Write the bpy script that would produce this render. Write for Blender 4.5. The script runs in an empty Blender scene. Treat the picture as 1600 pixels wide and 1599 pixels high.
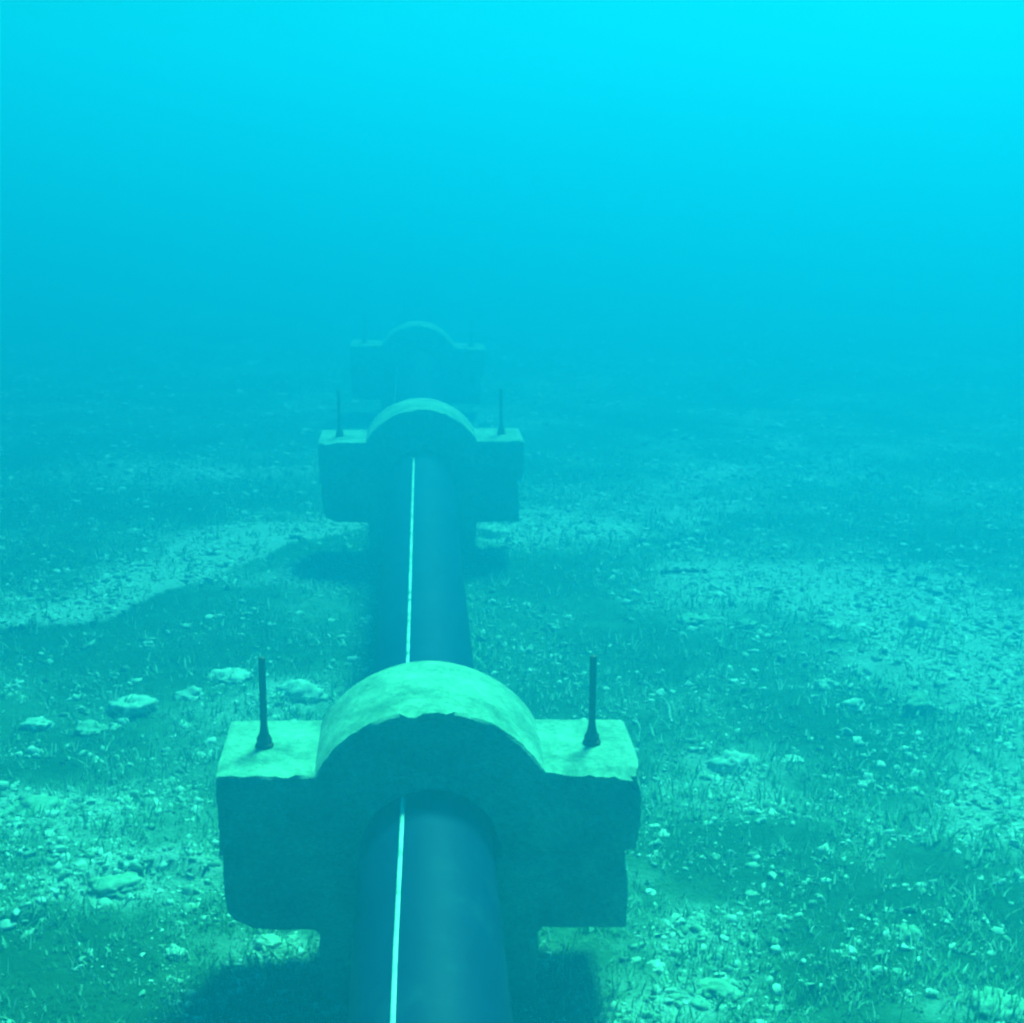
import bpy, bmesh, math, random
import numpy as np
from mathutils import Vector, Matrix

random.seed(7)
scene = bpy.context.scene
R = math.radians

# ------------------------------------------------------------------ camera
W = 1.5                       # width of one concrete collar, metres
FPX = 2400.0                  # focal length in pixels of the 1600 px photograph
PITCH, YAW = R(13.8), R(3.52)
FLANGE = 0.61 * W             # height of the collars' shoulders over the seabed
CAM = Vector((-0.005, 0.0, FLANGE + 1.4565 * W))
cam_d = bpy.data.cameras.new('camera')
cam = bpy.data.objects.new('camera', cam_d)
scene.collection.objects.link(cam)
cam_d.sensor_width = 36.0
cam_d.lens = FPX / 1600.0 * 36.0
cam_d.clip_start = 0.05
cam_d.clip_end = 600.0
cam.location = CAM
cam.rotation_euler = (R(90) - PITCH, 0.0, -YAW)
scene.camera = cam

# ------------------------------------------------------------------ world, sun, exposure
SUN_EL, SUN_AZ = R(58), R(26)
world = bpy.data.worlds.new('World')
scene.world = world
world.use_nodes = True
nt = world.node_tree
nt.nodes.clear()
wo = nt.nodes.new('ShaderNodeOutputWorld')
bg = nt.nodes.new('ShaderNodeBackground')
sky = nt.nodes.new('ShaderNodeTexSky')
sky.sky_type = 'NISHITA'
sky.sun_disc = False
sky.sun_elevation = SUN_EL
sky.sun_rotation = SUN_AZ
sky.air_density = 1.0
sky.dust_density = 3.0
tint = nt.nodes.new('ShaderNodeMix')
tint.data_type = 'RGBA'
tint.blend_type = 'MULTIPLY'
tint.inputs['Factor'].default_value = 1.0
tint.inputs['B'].default_value = (0.002, 0.80, 1.0, 1)      # daylight filtered by the water column
nt.links.new(sky.outputs['Color'], tint.inputs['A'])
nt.links.new(tint.outputs['Result'], bg.inputs['Color'])
bg.inputs['Strength'].default_value = 0.005
nt.links.new(bg.outputs['Background'], wo.inputs['Surface'])

sl = bpy.data.lights.new('sun', 'SUN')
sun = bpy.data.objects.new('sun', sl)
scene.collection.objects.link(sun)
sl.energy = 5.0
sl.angle = R(14)
sl.color = (0.08, 1.0, 0.37)
sdir = Vector((math.sin(SUN_AZ) * math.cos(SUN_EL), math.cos(SUN_AZ) * math.cos(SUN_EL), math.sin(SUN_EL)))
sun.rotation_euler = sdir.to_track_quat('Z', 'Y').to_euler()
sun.location = (3, 10, 12)

scene.view_settings.view_transform = 'Standard'
scene.view_settings.look = 'None'
scene.view_settings.exposure = 3.08
scene.view_settings.gamma = 1.0
scene.view_settings.use_curve_mapping = False
scene.render.engine = 'CYCLES'
scene.cycles.use_denoising = True
scene.cycles.volume_bounces = 1
scene.cycles.max_bounces = 5
scene.cycles.diffuse_bounces = 2
scene.cycles.glossy_bounces = 2
scene.cycles.filter_width = 2.3

# ------------------------------------------------------------------ helpers
def tag(o, label=None, cat=None, group=None, kind=None):
    if label: o['label'] = label
    if cat: o['category'] = cat
    if group: o['group'] = group
    if kind: o['kind'] = kind
    return o

def link(name, me, mat=None, parent=None, smooth=False):
    o = bpy.data.objects.new(name, me)
    scene.collection.objects.link(o)
    if mat: me.materials.append(mat)
    if parent: o.parent = parent
    if smooth: me.shade_smooth()
    return o

def empty(name, loc):
    o = bpy.data.objects.new(name, None)
    o.empty_display_size = 0.2
    o.location = loc
    scene.collection.objects.link(o)
    return o

def np_mesh(name, v, f):
    """v (n,3), f (m,k) arrays -> mesh"""
    me = bpy.data.meshes.new(name)
    n, (m, k) = len(v), f.shape
    me.vertices.add(n); me.vertices.foreach_set('co', np.asarray(v, np.float32).ravel())
    me.loops.add(m * k); me.loops.foreach_set('vertex_index', f.astype(np.int32).ravel())
    me.polygons.add(m)
    me.polygons.foreach_set('loop_start', np.arange(0, m * k, k, dtype=np.int32))
    me.polygons.foreach_set('loop_total', np.full(m, k, np.int32))
    me.update(calc_edges=True)
    me.validate()
    return me

def lat(ix, iy, seed):
    h = (ix.astype(np.int64) * 374761393 + iy.astype(np.int64) * 668265263 + seed * 2147483647) & 0xffffffff
    h = ((h ^ (h >> 13)) * 1274126177) & 0xffffffff
    h = (h ^ (h >> 16)) & 0xffff
    return h / 65535.0

def vn(x, y, s, seed):
    x = np.asarray(x, float) / s; y = np.asarray(y, float) / s
    ix = np.floor(x); iy = np.floor(y)
    fx = x - ix; fy = y - iy
    fx = fx * fx * (3 - 2 * fx); fy = fy * fy * (3 - 2 * fy)
    a = lat(ix, iy, seed); b = lat(ix + 1, iy, seed); c = lat(ix, iy + 1, seed); d = lat(ix + 1, iy + 1, seed)
    return (a + (b - a) * fx) * (1 - fy) + (c + (d - c) * fx) * fy

def fbm(x, y, s, seed, o=4):
    t = 0; a = 1; n = 0
    for i in range(o):
        t = t + a * vn(x * math.cos(i) + y * math.sin(i), -x * math.sin(i) + y * math.cos(i), s / 2 ** i, seed + i * 17)
        n += a; a *= 0.5
    return t / n

rotm = cam.rotation_euler.to_matrix()
def at(px, py, z=0.0):
    """where the ray through a pixel of the 1600 px photograph meets the seabed"""
    d = rotm @ Vector(((px - 800) / FPX, -(py - 799.5) / FPX, -1.0))
    k = (z - CAM.z) / d.z
    p = CAM + d * k
    return (p.x, p.y)

def seg_dist(x, y, pts):
    """distance to a polyline and signed side (positive = left of travel)"""
    best = np.full(np.shape(x), 1e9); side = np.zeros(np.shape(x)); tt = np.zeros(np.shape(x))
    n = len(pts) - 1
    for i in range(n):
        (ax, ay), (bx, by) = pts[i], pts[i + 1]
        dx, dy = bx - ax, by - ay
        L2 = dx * dx + dy * dy
        t = np.clip(((x - ax) * dx + (y - ay) * dy) / L2, 0, 1)
        ex = x - ax - t * dx; ey = y - ay - t * dy
        d = np.hypot(ex, ey)
        s = np.sign(dx * (y - ay) - dy * (x - ax))
        m = d < best
        best = np.where(m, d, best); side = np.where(m, s, side); tt = np.where(m, (i + t) / n, tt)
    return best, side, tt

def smooth(a, b, v):
    t = np.clip((v - a) / (b - a), 0, 1)
    return t * t * (3 - 2 * t)

# sand bank edge on the left, seen from the left border to the middle collar
BANK = [at(-420, 1110), at(-160, 1045), at(0, 990), at(80, 985), at(160, 978), at(250, 938), at(330, 912), at(400, 880), at(470, 850), at(530, 836)]
BANK2 = [at(-300, 1500), at(-60, 1480), at(60, 1455), at(150, 1395), at(260, 1372), at(310, 1378)]

def spot(x, y, px, py, rx, ry):
    cx, cy = at(px, py)
    x1, _ = at(px + rx, py); _, y1 = at(px, py - ry)
    return np.exp(-(((x - cx) / (x1 - cx)) ** 2 + ((y - cy) / (y1 - cy)) ** 2))

PALE = [(1380, 880, 260, 40, .35), (1540, 980, 120, 70, .6), (1100, 760, 400, 40, .35), (330, 900, 160, 30, .4), (1450, 980, 190, 60, .55), (1560, 1080, 150, 100, .9), (1150, 910, 230, 40, .7), (900, 830, 220, 26, .7), (790, 838, 60, 16, .6),
        (1520, 1230, 110, 60, .5), (60, 1275, 90, 40, .8), (170, 1405, 120, 28, .7), (470, 1085, 90, 40, .6),
        (1160, 1215, 110, 60, .55), (1080, 1480, 170, 110, .5), (250, 1330, 160, 80, .3), (320, 830, 220, 30, .3), (300, 745, 200, 16, .35),
        (1010, 1590, 110, 30, .6), (400, 1480, 120, 24, .6), (1480, 1590, 90, 30, .4)]
DARK = [(250, 1000, 260, 50, .8), (1000, 1010, 170, 60, .6), (1330, 1160, 150, 60, .7), (1240, 1380, 200, 70, .6), (1560, 1450, 110, 70, .9),
        (1300, 1520, 130, 50, .7), (200, 800, 260, 26, .7), (130, 1190, 130, 40, .5), (850, 900, 110, 30, .6), (1500, 860, 150, 30, .4), (1100, 1320, 110, 30, .5),
        (100, 1510, 140, 40, .5)]

def cover(x, y):
    """how pale and stony the seabed is: 0 algae film .. 1 bare sand and rubble"""
    c = 0.26 + 0.7 * (fbm(x, y, 1.3, 3, 4) - 0.5) + 0.75 * (fbm(x, y, .38, 63, 3) - 0.5)
    for a in PALE: c = c + a[4] * spot(x, y, *a[:4])
    for a in DARK: c = c - a[4] * 0.75 * spot(x, y, *a[:4])
    d, s, t = seg_dist(x, y, BANK)
    wob = d + 0.8 * (fbm(x, y, .35, 9, 3) - .5)
    band = np.where(s > 0, 1 - smooth(.1, 1.15, wob), 0)
    c = c + 0.85 * band - np.where(s < 0, .25 * (1 - smooth(0, .7, d)), 0)
    d, s, t = seg_dist(x, y, BANK2)
    c = c + np.where(s > 0, .45 * (1 - smooth(.0, .18, d)), 0)
    return np.clip(c, 0, 1)

def height(x, y):
    h = 0.16 * (fbm(x, y, 5.0, 21, 3) - .5) + 0.07 * (fbm(x, y, 0.9, 31, 4) - .5)
    h = h + 0.045 * (fbm(x, y, .22, 41, 4) - .5)
    rid = 1 - np.abs(2 * fbm(x + .6 * y, y * 1.6 - .3 * x, .8, 51, 3) - 1)
    h = h + 0.05 * (rid - .8)
    d, s, t = seg_dist(x, y, BANK)
    dd = d * s + .08 * (fbm(x, y, .25, 77, 3) - .5)
    h = h + 0.05 * smooth(-.12, .10, dd) * (1 - smooth(.8, 3.0, d)) - .02 * (1 - smooth(0, .5, d)) * (s < 0)
    d, s, t = seg_dist(x, y, BANK2)
    dd = d * s + .05 * (fbm(x, y, .15, 78, 3) - .5)
    h = h + 0.05 * smooth(-.03, .03, dd) * (1 - smooth(.3, 1.0, d))
    # scoured level strip under the pipe
    k = 1 - smooth(.55, 1.2, np.abs(x))
    h = h * (1 - .75 * k)
    return h

# ------------------------------------------------------------------ materials
def new_mat(name):
    m = bpy.data.materials.new(name)
    m.use_nodes = True
    n = m.node_tree.nodes
    return m, n, m.node_tree.links, n['Principled BSDF']

def ramp(n, stops, interp='LINEAR'):
    r = n.new('ShaderNodeValToRGB')
    r.color_ramp.interpolation = interp
    e = r.color_ramp.elements
    while len(e) < len(stops): e.new(.5)
    for i, (p, c) in enumerate(stops):
        e[i].position = p; e[i].color = (*c, 1)
    return r

def noise(n, l, scale, detail=4, rough=.6, coord='Object', dim=None):
    t = n.new('ShaderNodeTexNoise')
    t.inputs['Scale'].default_value = scale
    t.inputs['Detail'].default_value = detail
    t.inputs['Roughness'].default_value = rough
    c = n.new('ShaderNodeTexCoord')
    l.new(c.outputs[coord], t.inputs['Vector'])
    return t

def concrete(name, a, b, c):
    m, n, l, p = new_mat(name)
    t = noise(n, l, 4.5, 8, .72)
    r = ramp(n, [(.34, a), (.5, b), (.66, c)])
    l.new(t.outputs['Fac'], r.inputs['Fac'])
    t2 = noise(n, l, 42.0, 5, .7)
    r2 = ramp(n, [(.35, (.55, .6, .55)), (.6, (1.05, 1.05, 1.05))])
    l.new(t2.outputs['Fac'], r2.inputs['Fac'])
    mx = n.new('ShaderNodeMix'); mx.data_type = 'RGBA'; mx.blend_type = 'MULTIPLY'; mx.inputs['Factor'].default_value = .8
    l.new(r.outputs['Color'], mx.inputs['A']); l.new(r2.outputs['Color'], mx.inputs['B'])
    l.new(mx.outputs['Result'], p.inputs['Base Color'])
    p.inputs['Roughness'].default_value = .9
    bp = n.new('ShaderNodeBump'); bp.inputs['Strength'].default_value = .5; bp.inputs['Distance'].default_value = .01
    l.new(t2.outputs['Fac'], bp.inputs['Height'])
    bp2 = n.new('ShaderNodeBump'); bp2.inputs['Strength'].default_value = .5; bp2.inputs['Distance'].default_value = .03
    l.new(t.outputs['Fac'], bp2.inputs['Height']); l.new(bp.outputs['Normal'], bp2.inputs['Normal'])
    l.new(bp2.outputs['Normal'], p.inputs['Normal'])
    return m

M_conc = concrete('concrete', (.09, .17, .13), (.28, .36, .30), (.45, .52, .45))

m, n, l, p = new_mat('black_polyethylene'); M_pipe = m
t = noise(n, l, 3.0, 5, .6)
t.inputs['Detail'].default_value = 9; t.inputs['Roughness'].default_value = .75
r = ramp(n, [(.3, (.004, .010, .05)), (.55, (.007, .018, .075)), (.72, (.02, .045, .09))])
l.new(t.outputs['Fac'], r.inputs['Fac']); l.new(r.outputs['Color'], p.inputs['Base Color'])
p.inputs['Roughness'].default_value = .5; p.inputs['Specular IOR Level'].default_value = .12
t2 = noise(n, l, 40.0, 3, .6)
bp = n.new('ShaderNodeBump'); bp.inputs['Strength'].default_value = .08; bp.inputs['Distance'].default_value = .004
l.new(t2.outputs['Fac'], bp.inputs['Height']); l.new(bp.outputs['Normal'], p.inputs['Normal'])

m, n, l, p = new_mat('white_stripe'); M_stripe = m
t = noise(n, l, 9.0, 4, .6)
r = ramp(n, [(.34, (.12, .2, .2)), (.42, (.5, .56, .54)), (.55, (.82, .84, .82))])
l.new(t.outputs['Fac'], r.inputs['Fac']); l.new(r.outputs['Color'], p.inputs['Base Color'])
p.inputs['Roughness'].default_value = .5

m, n, l, p = new_mat('rusted_steel'); M_steel = m
t = noise(n, l, 30.0, 4, .6)
r = ramp(n, [(.35, (.03, .014, .008)), (.65, (.08, .035, .02))])
l.new(t.outputs['Fac'], r.inputs['Fac']); l.new(r.outputs['Color'], p.inputs['Base Color'])
p.inputs['Roughness'].default_value = .7; p.inputs['Metallic'].default_value = .2

m, n, l, p = new_mat('seabed'); M_bed = m
at_ = n.new('ShaderNodeAttribute'); at_.attribute_name = 'cover'
t = noise(n, l, 9.0, 8, .7)
ad = n.new('ShaderNodeMath'); ad.operation = 'MULTIPLY_ADD'; ad.inputs[1].default_value = .9; ad.inputs[2].default_value = -.45
l.new(t.outputs['Fac'], ad.inputs[0])
a2 = n.new('ShaderNodeMath'); a2.operation = 'ADD'
l.new(ad.outputs[0], a2.inputs[0]); l.new(at_.outputs['Fac'], a2.inputs[1])
r = ramp(n, [(.0, (.055, .175, .07)), (.34, (.14, .31, .17)), (.6, (.38, .55, .42)), (.9, (.80, .90, .82))])
l.new(a2.outputs[0], r.inputs['Fac']); l.new(r.outputs['Color'], p.inputs['Base Color'])
p.inputs['Roughness'].default_value = .95
p.inputs['Specular IOR Level'].default_value = .15
t2 = noise(n, l, 45.0, 6, .7)
bp = n.new('ShaderNodeBump'); bp.inputs['Strength'].default_value = 1.0; bp.inputs['Distance'].default_value = .05
l.new(t2.outputs['Fac'], bp.inputs['Height']); l.new(bp.outputs['Normal'], p.inputs['Normal'])

def island_mat(name, stops, rough=.9):
    m, n, l, p = new_mat(name)
    g = n.new('ShaderNodeNewGeometry')
    r = ramp(n, stops)
    l.new(g.outputs['Random Per Island'], r.inputs['Fac'])
    t = noise(n, l, 70.0, 3, .6)
    r2 = ramp(n, [(.35, (.7, .7, .7)), (.65, (1, 1, 1))])
    l.new(t.outputs['Fac'], r2.inputs['Fac'])
    mx = n.new('ShaderNodeMix'); mx.data_type = 'RGBA'; mx.blend_type = 'MULTIPLY'; mx.inputs['Factor'].default_value = 1
    l.new(r.outputs['Color'], mx.inputs['A']); l.new(r2.outputs['Color'], mx.inputs['B'])
    l.new(mx.outputs['Result'], p.inputs['Base Color'])
    p.inputs['Roughness'].default_value = rough
    return m
M_peb = island_mat('shell_and_pebble', [(0, (.22, .34, .24)), (.35, (.4, .53, .43)), (.6, (.66, .78, .68)), (1, (.9, .94, .9))])
M_blade = island_mat('algae_blade', [(0, (.09, .25, .11)), (.45, (.24, .47, .28)), (.8, (.5, .72, .54)), (1, (.88, .95, .88))])
_n, _l = M_blade.node_tree.nodes, M_blade.node_tree.links           # thin blades let light through
_p = _n['Principled BSDF']; _tr = _n.new('ShaderNodeBsdfTranslucent'); _mx = _n.new('ShaderNodeMixShader')
_mx.inputs['Fac'].default_value = .55
_l.new(_p.inputs['Base Color'].links[0].from_socket, _tr.inputs['Color'])
_l.new(_p.outputs['BSDF'], _mx.inputs[1]); _l.new(_tr.outputs['BSDF'], _mx.inputs[2])
_l.new(_mx.outputs['Shader'], _n['Material Output'].inputs['Surface'])

def rock_mat(name, a, b):
    m, n, l, p = new_mat(name)
    t = noise(n, l, 14.0, 6, .7)
    r = ramp(n, [(.35, a), (.62, b)])
    l.new(t.outputs['Fac'], r.inputs['Fac']); l.new(r.outputs['Color'], p.inputs['Base Color'])
    p.inputs['Roughness'].default_value = .95
    bp = n.new('ShaderNodeBump'); bp.inputs['Strength'].default_value = .7; bp.inputs['Distance'].default_value = .02
    l.new(t.outputs['Fac'], bp.inputs['Height']); l.new(bp.outputs['Normal'], p.inputs['Normal'])
    return m
M_rock_pale = rock_mat('pale_rock', (.30, .42, .33), (.78, .86, .78))
M_rock_alga = rock_mat('algae_rock', (.18, .32, .2), (.5, .62, .5))

# ------------------------------------------------------------------ seabed (one sheet to the limit of sight)
def axis(lo, hi, a, b, step, grow):
    c = list(np.arange(a, b, step))
    s = step; v = c[-1]
    while v < hi: s *= grow; v += s; c.append(min(v, hi))
    s = step; v = c[0]; pre = []
    while v > lo: s *= grow; v -= s; pre.append(max(v, lo))
    return np.array(pre[::-1] + c)
gx = axis(-90, 90, -3.6, 4.4, .026, 1.045)
gy = axis(-25, 140, 4.4, 10.5, .028, 1.03)
X, Y = np.meshgrid(gx, gy)
Z = height(X, Y)
nx, ny = len(gx), len(gy)
v = np.stack([X.ravel(), Y.ravel(), Z.ravel()], 1)
ii = (np.arange(ny - 1)[:, None] * nx + np.arange(nx - 1)[None, :]).ravel()
f = np.stack([ii, ii + 1, ii + nx + 1, ii + nx], 1)
me = np_mesh('seabed', v, f)
ca = me.attributes.new('cover', 'FLOAT', 'POINT')
ca.data.foreach_set('value', cover(X, Y).ravel().astype(np.float32))
bed = link('seabed', me, M_bed, smooth=True)
tag(bed, kind='structure')

# ------------------------------------------------------------------ water: one closed volume round everything
bm = bmesh.new()
bmesh.ops.create_cube(bm, size=1.0)
for q in bm.verts:
    q.co = Vector((q.co.x * 200, 58 + q.co.y * 190, 1.5 + q.co.z * 6.0))
me = bpy.data.meshes.new('haze'); bm.to_mesh(me); bm.free()
mh = bpy.data.materials.new('sea_water'); mh.use_nodes = True
n = mh.node_tree.nodes; n.clear()
o_ = n.new('ShaderNodeOutputMaterial'); pv = n.new('ShaderNodeVolumePrincipled')
pv.inputs['Color'].default_value = (.005, .182, .455, 1)
pv.inputs['Absorption Color'].default_value = (0, .015, .14, 1)      # blue travels farthest
pv.inputs['Density'].default_value = .2
pv.inputs['Anisotropy'].default_value = .5
mh.node_tree.links.new(pv.outputs['Volume'], o_.inputs['Volume'])
hz = link('haze', me, mh)
tag(hz, kind='stuff')

# ------------------------------------------------------------------ pipeline
PR = .16 * W
PZ = FLANGE - .205 * W
def pipe_axis(y):
    """axis of the pipe: straight, sagging a little beyond the third collar"""
    return -.06 * float(smooth(10.5, 17.5, y)) - .02 * max(0, y - 18) * .5
pipe = empty('pipeline', (0, 0, 0))
tag(pipe, 'long black plastic pipe with one white stripe, running through the concrete collars into the haze', 'pipeline')
ys = np.linspace(-6, 40, 116)
NS = 96
v = []; 
for y in ys:
    z0 = PZ + pipe_axis(y)
    for k in range(NS):
        a = 2 * math.pi * k / NS
        v.append((PR * math.sin(a), y, z0 + PR * math.cos(a)))
v = np.array(v); N = len(ys)
f = []
for i in range(N - 1):
    for k in range(NS):
        k2 = (k + 1) % NS
        f.append((i * NS + k, i * NS + k2, (i + 1) * NS + k2, (i + 1) * NS + k))
me = np_mesh('pipe_wall', v, np.array(f))
link('pipe_wall', me, M_pipe, pipe, True)
# stripe: a thin raised co-extruded strip just left of the crown
v = []; sa, sw, NW = R(-19.0), .0085 / PR, 4
rng = np.random.RandomState(4)
for j, y in enumerate(ys):
    z0 = PZ + pipe_axis(y)
    sa = R(float(np.interp(y, [3.8, 5.0, 7.5, 11.0, 11.5, 17.0], [-24.0, -19.5, -15.5, -11.0, -75.0, -75.0])))
    for k in range(NW + 1):
        a = sa + sw * (2 * k / NW - 1)
        rr = PR + (.0035 if 0 < k < NW else -.001)
        v.append((rr * math.sin(a), y, z0 + rr * math.cos(a)))
f = []
for i in range(N - 1):
    for k in range(NW):
        a = i * (NW + 1) + k
        f.append((a, a + 1, a + NW + 2, a + NW + 1))
me = np_mesh('stripe', np.array(v), np.array(f))
link('stripe', me, M_stripe, pipe, True)

# ------------------------------------------------------------------ concrete collars
TH = .35 * W                       # thickness along the pipe

def densify(pts, step):
    out = []
    n = len(pts)
    for i in range(n):
        a = Vector(pts[i]); b = Vector(pts[(i + 1) % n])
        k = max(1, int((b - a).length / step))
        for j in range(k): out.append(tuple(a.lerp(b, j / k)))
    return out

def prism(name, outline, chips, seed, ch=.010, skew=0.0):
    """outline in (x, z); front face at y=0, back at y=TH. Worn, chipped edges."""
    pts = densify(outline, .022)
    n = len(pts)
    # outward normals
    nor = []
    for i in range(n):
        a = Vector(pts[i - 1]); b = Vector(pts[(i + 1) % n])
        t = (b - a).normalized()
        nor.append(Vector((t.y, -t.x)))
    area = sum(pts[i][0] * pts[(i + 1) % n][1] - pts[(i + 1) % n][0] * pts[i][1] for i in range(n))
    if area < 0: nor = [-q for q in nor]
    rnd = random.Random(seed)
    off = [rnd.random() * 100 for _ in range(4)]
    bm = bmesh.new()
    st = [(0.0, ch), (ch * .9, .0)] + [(TH * t, 0.0) for t in (.12, .25, .4, .55, .7, .85)] + [(TH - ch * .9, 0.0), (TH, ch)]
    rings = []
    P = np.array(pts)
    for s, (y, inset) in enumerate(st):
        ring = []
        rough = fbm(P[:, 0] + off[0], P[:, 1] + y * 3 + off[1], .06, seed, 3) - .5
        big = fbm(P[:, 0] + off[2], P[:, 1] + y + off[3], .3, seed + 5, 2) - .5
        for i in range(n):
            q = Vector(pts[i])
            d = -inset - (abs(rough[i]) * (.022 if s in (0, 1) else .008)) + big[i] * .008
            yy = y
            if s in (0, len(st) - 1): yy += rough[i] * .006 + (abs(rough[i]) * .012 if s == 0 else 0)
            for (cx, cz, cr, dep) in chips:
                r_ = math.hypot(q.x - cx, q.y - cz)
                if r_ < cr and s <= 2:
                    w = (1 - (r_ / cr) ** 2) * (1.0, .75, .2)[s] * (.65 + 1.3 * abs(rough[i]) * 2)
                    d -= dep * w
                    if s == 0: yy += dep * .8 * w
            q2 = q + nor[i] * d
            ring.append(bm.verts.new((q2.x + skew * y, yy, q2.y)))
        rings.append(ring)
    for a, b in zip(rings, rings[1:]):
        for i in range(n):
            j = (i + 1) % n
            bm.faces.new((a[i], a[j], b[j], b[i]))
    # caps: inner ring then fan fill
    for ring in (rings[0], rings[-1]):
        es = [bm.edges.get((ring[i], ring[(i + 1) % n])) for i in range(n)]
        bmesh.ops.triangle_fill(bm, use_beauty=True, use_dissolve=False, edges=es)
    bmesh.ops.recalc_face_normals(bm, faces=bm.faces)
    me = bpy.data.meshes.new(name); bm.to_mesh(me); bm.free()
    me.shade_smooth()
    try: me.set_sharp_from_angle(angle=R(38))
    except Exception: pass
    return me

def arc(cx, cz, r, a0, a1, k):
    return [(cx + r * math.cos(a0 + (a1 - a0) * i / k), cz + r * math.sin(a0 + (a1 - a0) * i / k)) for i in range(k + 1)]

ZS = -.205 * W                    # seam and pipe axis, below the shoulders
def upper_outline(r):
    a = .2715 * W; rise = .158 * W
    Rr = (a * a + rise * rise) / (2 * rise); zc = rise - Rr
    th = math.asin(a / Rr)
    if zc > 0: th = math.pi - th
    pts = [(-.497 * W, ZS + .0015), (-.5 * W, -.004), (-.492 * W, 0.0)]
    pts += [(x, z) for x, z in arc(0, zc, Rr, math.pi / 2 + th, math.pi / 2 - th, 36)]
    pts += [(.492 * W, -.004), (.5 * W, -.012), (.502 * W, -.11 * W), (.492 * W, ZS + .008), (.47 * W, ZS + .001)]
    rb = PR + .004
    pts += arc(0, ZS, rb, math.asin(.003 / rb), math.pi - math.asin(.003 / rb), 32)
    return pts
def lower_outline(r):
    rb = PR + .004; zb = -.424 * W; ft = .268 * W
    pts = [(-rb, ZS - .003)] + [(x, z) for x, z in arc(0, ZS, rb, math.pi + .013, 2 * math.pi - .013, 32)] + [(rb, ZS - .003)]
    pts += [(.468 * W, ZS - .001), (.474 * W, ZS - .03), (.480 * W, zb + .02), (.474 * W, zb)]
    pts += [(ft + .01, zb + .004), (ft - .004, zb - .012), (ft - .012, -FLANGE - .05)]
    pts += [(-ft + .012, -FLANGE - .05), (-ft + .004, zb - .006), (-ft - .012, zb + .012)]
    pts += [(-.36 * W, zb + .016), (-.42 * W, zb + .022), (-.465 * W, zb + .05), (-.486 * W, zb + .10), (-.492 * W, ZS - .05), (-.49 * W, ZS - .001)]
    # drop duplicate first points
    return pts[1:] if (Vector(pts[0]) - Vector(pts[1])).length < .004 else pts

def rod_mesh(L, r):
    """threaded rod: a helix-like profile of fine ridges"""
    k = 14; pitch = .011
    zs = []
    z = -.1
    while z < L:
        zs += [(z, r * .9), (z + pitch * .5, r)]; z += pitch
    zs += [(L, r * .92), (L + .003, r * .6)]
    bm = bmesh.new(); prev = None
    for z, rr in zs:
        ring = [bm.verts.new((rr * math.cos(2 * math.pi * i / k), rr * math.sin(2 * math.pi * i / k), z)) for i in range(k)]
        if prev:
            for i in range(k): bm.faces.new((prev[i], prev[(i + 1) % k], ring[(i + 1) % k], ring[i]))
        else: bm.faces.new(ring[::-1])
        prev = ring
    bm.faces.new(prev)
    me = bpy.data.meshes.new('threaded_rod'); bm.to_mesh(me); bm.free(); me.shade_smooth()
    return me

def washer_mesh(r0):
    bm = bmesh.new(); k = 28; prev = None
    prof = [(r0 * 2.45, -.004), (r0 * 2.5, .006), (r0 * 2.3, .010), (r0 * 2.2, .011)]
    for rr, z in prof:
        ring = [bm.verts.new((rr * math.cos(2 * math.pi * i / k), rr * math.sin(2 * math.pi * i / k), z)) for i in range(k)]
        if prev:
            for i in range(k): bm.faces.new((prev[i], prev[(i + 1) % k], ring[(i + 1) % k], ring[i]))
        prev = ring
    bm.faces.new(prev)
    me = bpy.data.meshes.new('washer'); bm.to_mesh(me); bm.free()
    return me
def nut_mesh(r0):
    """hexagonal nut whose top is rounded over by growth into a cone round the rod"""
    bm = bmesh.new(); k = 24; prev = None
    prof = [(2.05, .010, 1), (2.05, .030, 1), (1.75, .037, .6), (1.4, .046, .2), (1.15, .062, 0), (1.0, .08, 0)]
    for f_, z, hx in prof:
        ring = []
        for i in range(k):
            a = 2 * math.pi * i / k
            hexr = math.cos(math.pi / 6) / math.cos((a % (math.pi / 3)) - math.pi / 6)
            rr = r0 * f_ * (1 + hx * (hexr - 1))
            ring.append(bm.verts.new((rr * math.cos(a), rr * math.sin(a), z)))
        if prev:
            for i in range(k): bm.faces.new((prev[i], prev[(i + 1) % k], ring[(i + 1) % k], ring[i]))
        prev = ring
    bm.faces.new(prev)
    me = bpy.data.meshes.new('nut'); bm.to_mesh(me); bm.free()
    return me

ARC_TOP = .158 * W
chips1 = [(-.03 * W, ARC_TOP, .06, .028), (.025 * W, ARC_TOP, .04, .022), (.44 * W, 0, .11, .034), (.35 * W, 0, .08, .018), (.5 * W, -.01, .06, .03), (-.335 * W, 0, .025, .010), (.475 * W, ZS - .05, .05, .012)]
chips2 = [(.10 * W, ARC_TOP - .02, .04, .01), (-.45 * W, 0, .06, .012), (.47 * W, ZS, .05, .015)]
SP = 5.985
info = [
    (5.012, chips1, 'nearest concrete collar clamped over the pipe, chipped on its arch and right shoulder'),
    (5.012 + SP, chips2, 'middle concrete collar on the pipe, hazy blue with two thin rods, smooth arch'),
    (5.012 + 2 * SP, chips2, 'farthest concrete collar, a faint outline dissolving in the blue haze'),
]
GROUP = 'concrete collars spaced along the pipe'
rod_me, wash_me, nut_me = rod_mesh(.225 * W, .0135), washer_mesh(.0135), nut_mesh(.0135)
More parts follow.
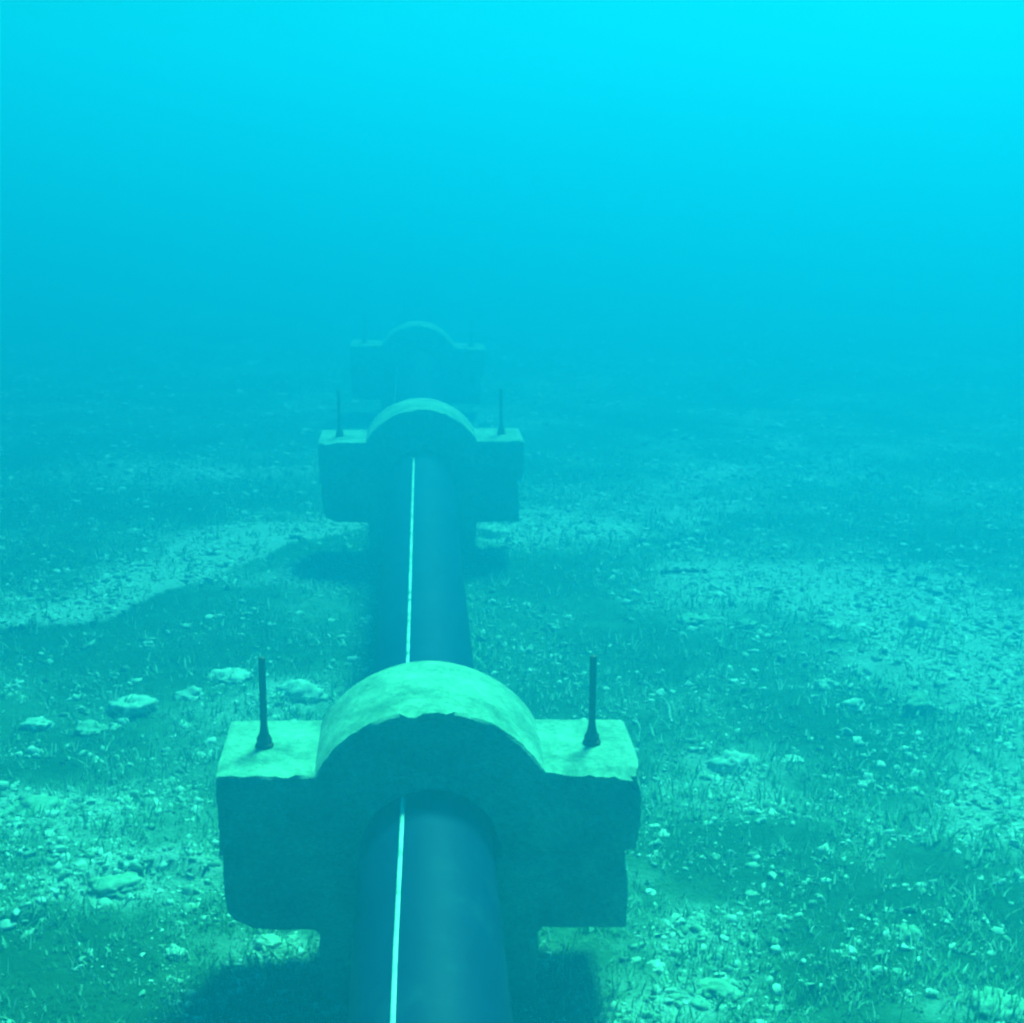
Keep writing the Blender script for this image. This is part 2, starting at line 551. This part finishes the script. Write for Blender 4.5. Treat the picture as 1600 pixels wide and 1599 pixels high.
for i, (y, chips, lab) in enumerate(info):
    root = empty('pipe_collar', (0, y, FLANGE + pipe_axis(y)))
    root.location.x += (.018, .012, -.005, 0)[i]
    root.location.z += (.008, .012, -.05, -.05)[i]
    root.rotation_euler = (0, R((.9, 0, 2.2, 1)[i]), R((0, .4, -.6, 0)[i]))
    tag(root, lab, 'concrete weight', GROUP)
    if i < 3:
        up = prism('upper_half', upper_outline(0), chips, 11 + i)
        lo = prism('lower_half', lower_outline(0), chips, 31 + i)
        up.materials.append(M_conc); lo.materials.append(M_conc)
    link('upper_half', up, None, root)
    lh = link('lower_half', lo, None, root)
    lh.location = (0, .026, .011)        # slightly set back and squeezed up against the upper half
    for sx, hgt in ((-.402, 1.0), (.398, 1.0)):
        b = link('bolt', rod_me, None, root)
        if not rod_me.materials: rod_me.materials.append(M_steel)
        b.location = (sx * W, TH * .52, 0)
        b.rotation_euler = (R(random.uniform(-.5, .5)), R(random.uniform(-.6, .6)), 0)
        w_ = link('washer', wash_me, None, b)
        if not wash_me.materials: wash_me.materials.append(M_steel)
        n_ = link('nut', nut_me, None, b)
        if not nut_me.materials: nut_me.materials.append(M_steel)

# ------------------------------------------------------------------ loose rocks one can pick out
def rock_mesh(name, sx, sy, sz, seed, sub=4):
    bm = bmesh.new()
    bmesh.ops.create_icosphere(bm, subdivisions=sub, radius=1.0)
    from mathutils import noise as mn
    o = Vector((seed * 3.7, seed * 1.3, seed * .9))
    for q in bm.verts:
        c = q.co.copy()
        d = 1 + .45 * mn.noise(c * 1.1 + o) + .32 * mn.noise(c * 2.6 + o) + .18 * mn.noise(c * 6 + o) + .10 * mn.noise(c * 14 + o)
        q.co = Vector((c.x * d * sx, c.y * d * sy, c.z * d * sz))
    me = bpy.data.meshes.new(name); bm.to_mesh(me); bm.free(); me.shade_smooth()
    return me
# px, py, width px, height/width, material, label
rocks = [
    (208, 1118, 66, .42, 'p', 'rounded pale dome-shaped rock on the dark algae bed, left of the nearest collar'),
    (300, 1092, 52, .34, 'p', 'low pale lumpy rock just right of and behind the rounded dome rock'),
    (358, 1066, 66, .26, 'p', 'long flat pale slab rock behind the left rod of the nearest collar'),
    (58, 1148, 40, .4, 'p', 'small pale stone near the left edge, level with the nearest collar shoulders'),
    (140, 1152, 46, .3, 'a', 'flat wedge stone between the small edge stone and the dome rock'),
    (468, 1092, 78, .36, 'p', 'broad pale rock wedged right behind the left shoulder of the nearest collar'),
    (1290, 1070, 40, .45, 'p', 'upper left rock of the close pair right of the nearest collar'),
    (1330, 1100, 42, .5, 'p', 'lower right rock of the close pair, pale and round'),
    (1432, 1098, 62, .55, 'a', 'large blunt rock beside the bright sand at the right'),
    (1146, 1192, 62, .45, 'p', 'craggy pale rock right of the nearest collar, with rubble in front'),
    (1240, 1187, 34, .22, 'p', 'small flat white stone alone on dark green bed'),
    (1428, 972, 44, .5, 'p', 'pale round rock farther off at the right, among bright rubble'),
    (1082, 966, 44, .25, 'a', 'flat stone on the bed beyond the right rod of the nearest collar'),
    (1165, 982, 34, .55, 'a', 'knobbly stone left of the bright rubble patch in the middle distance'),
    (1300, 975, 34, .35, 'p', 'small pale stone in the rubble between the knobbly stone and the far round rock'),
    (1120, 1555, 60, .4, 'a', 'low algae-coated rock at the bottom, right of the collar shadow'),
    (420, 1478, 46, .4, 'p', 'pale stone directly below the left half of the nearest collar'),
    (275, 1497, 32, .7, 'p', 'upright pale stone in front of the nearest collar at its left'),
    (1420, 1470, 44, .5, 'a', 'dark knobbly rock near the lower right corner'),
    (1560, 1590, 70, .4, 'a', 'algae-coated rock cut off by the lower right corner'),
    (60, 1280, 100, .22, 'a', 'broad low rock slab at the left edge beside the nearest collar'),
    (170, 1400, 90, .2, 'a', 'flat slab on the small sand ridge at lower left'),
    (860, 985, 30, .4, 'a', 'small stone close to the right side of the pipe'),
    (770, 838, 44, .6, 'p', 'pale block-like stone under the right half of the middle collar'),
]
for i, (px, py, wpx, asp, mt, lab) in enumerate(rocks):
    x, y = at(px, py)
    dist = (Vector((x, y, 0)) - CAM).length
    w = wpx / FPX * dist * .5
    me = rock_mesh('rock', w, w * random.uniform(.7, 1.0), w * (asp + .08), i + 1)
    me.materials.append(M_rock_pale if mt == 'p' else M_rock_alga)
    o = link('rock', me)
    z = float(height(np.array([x]), np.array([y]))[0])
    o.location = (x, y, z + w * asp * .05)
    o.rotation_euler = (0, 0, random.uniform(-.6, .6))
    tag(o, lab, 'rock', 'loose rocks on the seabed')
# a thin straight stick-like piece lying in the middle distance
def bar(name, a, b, r, mat, lab, cat):
    bm = bmesh.new(); k = 10; prev = None
    A, B = Vector(a), Vector(b); ax = (B - A).normalized(); u = ax.cross(Vector((0, 0, 1))).normalized(); w_ = u.cross(ax)
    for j in range(9):
        t = j / 8; c = A.lerp(B, t) 
        rr = r * (1 - .35 * t) * (1 + .12 * math.sin(j * 2.3)); 
        ring = [bm.verts.new(c + (u * math.cos(2 * math.pi * i / k) + w_ * math.sin(2 * math.pi * i / k)) * rr) for i in range(k)]
        if prev:
            for i in range(k): bm.faces.new((prev[i], prev[(i + 1) % k], ring[(i + 1) % k], ring[i]))
        else: bm.faces.new(ring[::-1])
        prev = ring
    bm.faces.new(prev)
    me = bpy.data.meshes.new(name); bm.to_mesh(me); bm.free()
    o = link(name, me, mat, None, True)
    return tag(o, lab, cat)
def on_bed(px, py, dz):
    x, y = at(px, py); return (x, y, float(height(np.array([x]), np.array([y]))[0]) + dz)
bar('stick', on_bed(1032, 901, .015), on_bed(1104, 899, .015), .014, M_steel, 'thin dark straight stick lying on the bright rubble beyond the right rod', 'stick')

# ------------------------------------------------------------------ rubble and shell fragments (uncountable)
rng = np.random.RandomState(11)
def base_rocks(k):
    out = []
    from mathutils import noise as mn
    for i in range(k):
        bm = bmesh.new(); bmesh.ops.create_icosphere(bm, subdivisions=1 if i % 2 else 2, radius=1.0)
        o = Vector((i * 5.1, 2.2 * i, 7.7))
        for q in bm.verts:
            c = q.co.copy(); d = 1 + .75 * mn.noise(c * 1.3 + o) + .5 * mn.noise(c * 3 + o)
            q.co = c * d
        bm.verts.index_update()
        vs = np.array([q.co[:] for q in bm.verts]); fs = np.array([[w.index for w in g.verts] for g in bm.faces])
        bm.free(); out.append((vs, fs))
    return out
BR = base_rocks(8)

def sample_points(n, y0, y1, power, edge, lift=0.0, thin=False):
    """random seabed points inside (and a little beyond) the field of view, thinned by the cover"""
    xs, yy = [], []
    tot = 0
    while tot < n:
        y = y0 * (y1 / y0) ** (rng.rand(n) ** 1.0)
        half = (y * .38 + 1.2)
        x = (rng.rand(n) * 2 - 1) * half + y * math.tan(YAW)
        c = cover(x, y)
        cl = fbm(x, y, .30, 91, 3)
        pr = (edge + (1 - edge) * c ** power) * smooth(.36, .60, cl + .10 * c + lift)
        if thin: pr = pr * (1 - .7 * smooth(.5, .95, c + .35 * (cl - .5)))     # bare on the pale sand
        k = rng.rand(n) < pr
        xs.append(x[k]); yy.append(y[k]); tot += int(k.sum())
    return np.concatenate(xs)[:n], np.concatenate(yy)[:n]

def scatter(n, y0, y1, smin, smax, power, edge):
    x, y = sample_points(n, y0, y1, power, edge)
    z = height(x, y)
    s = smin * (smax / smin) ** (rng.rand(n) ** 2.6)
    s = s * (.75 + y / 20)
    V, F, off = [], [], 0
    pick = rng.randint(0, len(BR), n)
    for b, (vs, fs) in enumerate(BR):
        m = np.where(pick == b)[0]
        k = len(m)
        if not k: continue
        sc = np.stack([s[m] * (.6 + rng.rand(k) * .9), s[m] * (.5 + rng.rand(k) * .8), s[m] * (.2 + rng.rand(k) ** 2 * .7)], 1)
        P = vs[None] * sc[:, None, :]
        lng = rng.rand(k) < .35                       # splinters and shell shards, many of them tilted up
        sc[lng, 1] *= 2.3; sc[lng, 0] *= .55; sc[lng, 2] *= .6
        a = rng.rand(k) * 6.283; t = (rng.rand(k) - .5) * 1.2
        t = np.where(lng, (rng.rand(k) - .5) * 2.6, t)
        ct, st = np.cos(t)[:, None], np.sin(t)[:, None]
        Y1 = P[..., 1] * ct - P[..., 2] * st; Z1 = P[..., 1] * st + P[..., 2] * ct
        ca_, sa_ = np.cos(a)[:, None], np.sin(a)[:, None]
        X2 = P[..., 0] * ca_ - Y1 * sa_; Y2 = P[..., 0] * sa_ + Y1 * ca_
        Q = np.stack([X2 + x[m][:, None], Y2 + y[m][:, None], Z1 + z[m][:, None] + sc[:, 2:3] * (rng.rand(k)[:, None] * .9 - .5)], 2)
        V.append(Q.reshape(-1, 3))
        F.append((fs[None] + (np.arange(k) * len(vs))[:, None, None]).reshape(-1, 3) + off)
        off += k * len(vs)
    return np.concatenate(V), np.concatenate(F)
V, F = scatter(56000, 4.4, 24.0, .0045, .028, 1.0, .2)
me = np_mesh('rubble', V, F)
o = link('rubble', me, M_peb, smooth=True)
tag(o, kind='stuff', label='pale pebbles and shell fragments strewn over the seabed', cat='rubble')

# short algae blades and tufts standing among the rubble
def blades(n, y0, y1):
    x, y = sample_points(n // 5, y0, y1, .8, .5, .16, True)
    x = np.repeat(x, 5); y = np.repeat(y, 5); n = len(x)
    x = x + rng.randn(n) * .018; y = y + rng.randn(n) * .018
    z = height(x, y) - .004
    hgt = (.010 + .065 * rng.rand(n) ** 3) * (.55 + 1.0 * vn(x, y, .28, 5)); wd = (.0022 + .004 * rng.rand(n)) * (.7 + y / 16)
    a = rng.rand(n) * 6.283; le = rng.randn(n) * .35; lb = rng.randn(n) * .35
    K = 4
    ux, uy = np.cos(a), np.sin(a)
    V = np.zeros((n, K * 2, 3))
    for k in range(K):
        t = k / (K - 1); w = wd * (1 - .75 * t ** 2)
        cx = x + le * hgt * t ** 1.6; cy = y + lb * hgt * t ** 1.6; cz = z + hgt * t
        V[:, 2 * k] = np.stack([cx - ux * w, cy - uy * w, cz], 1)
        V[:, 2 * k + 1] = np.stack([cx + ux * w, cy + uy * w, cz], 1)
    q = np.array([[2 * k, 2 * k + 1, 2 * k + 3, 2 * k + 2] for k in range(K - 1)])
    F = (q[None] + (np.arange(n) * K * 2)[:, None, None]).reshape(-1, 4)
    return V.reshape(-1, 3), F
V, F = blades(120000, 4.4, 15.0)
me = np_mesh('algae', V, F)
o = link('algae', me, M_blade, smooth=True)
tag(o, kind='stuff', label='short pale algae tufts growing between the rubble', cat='algae')
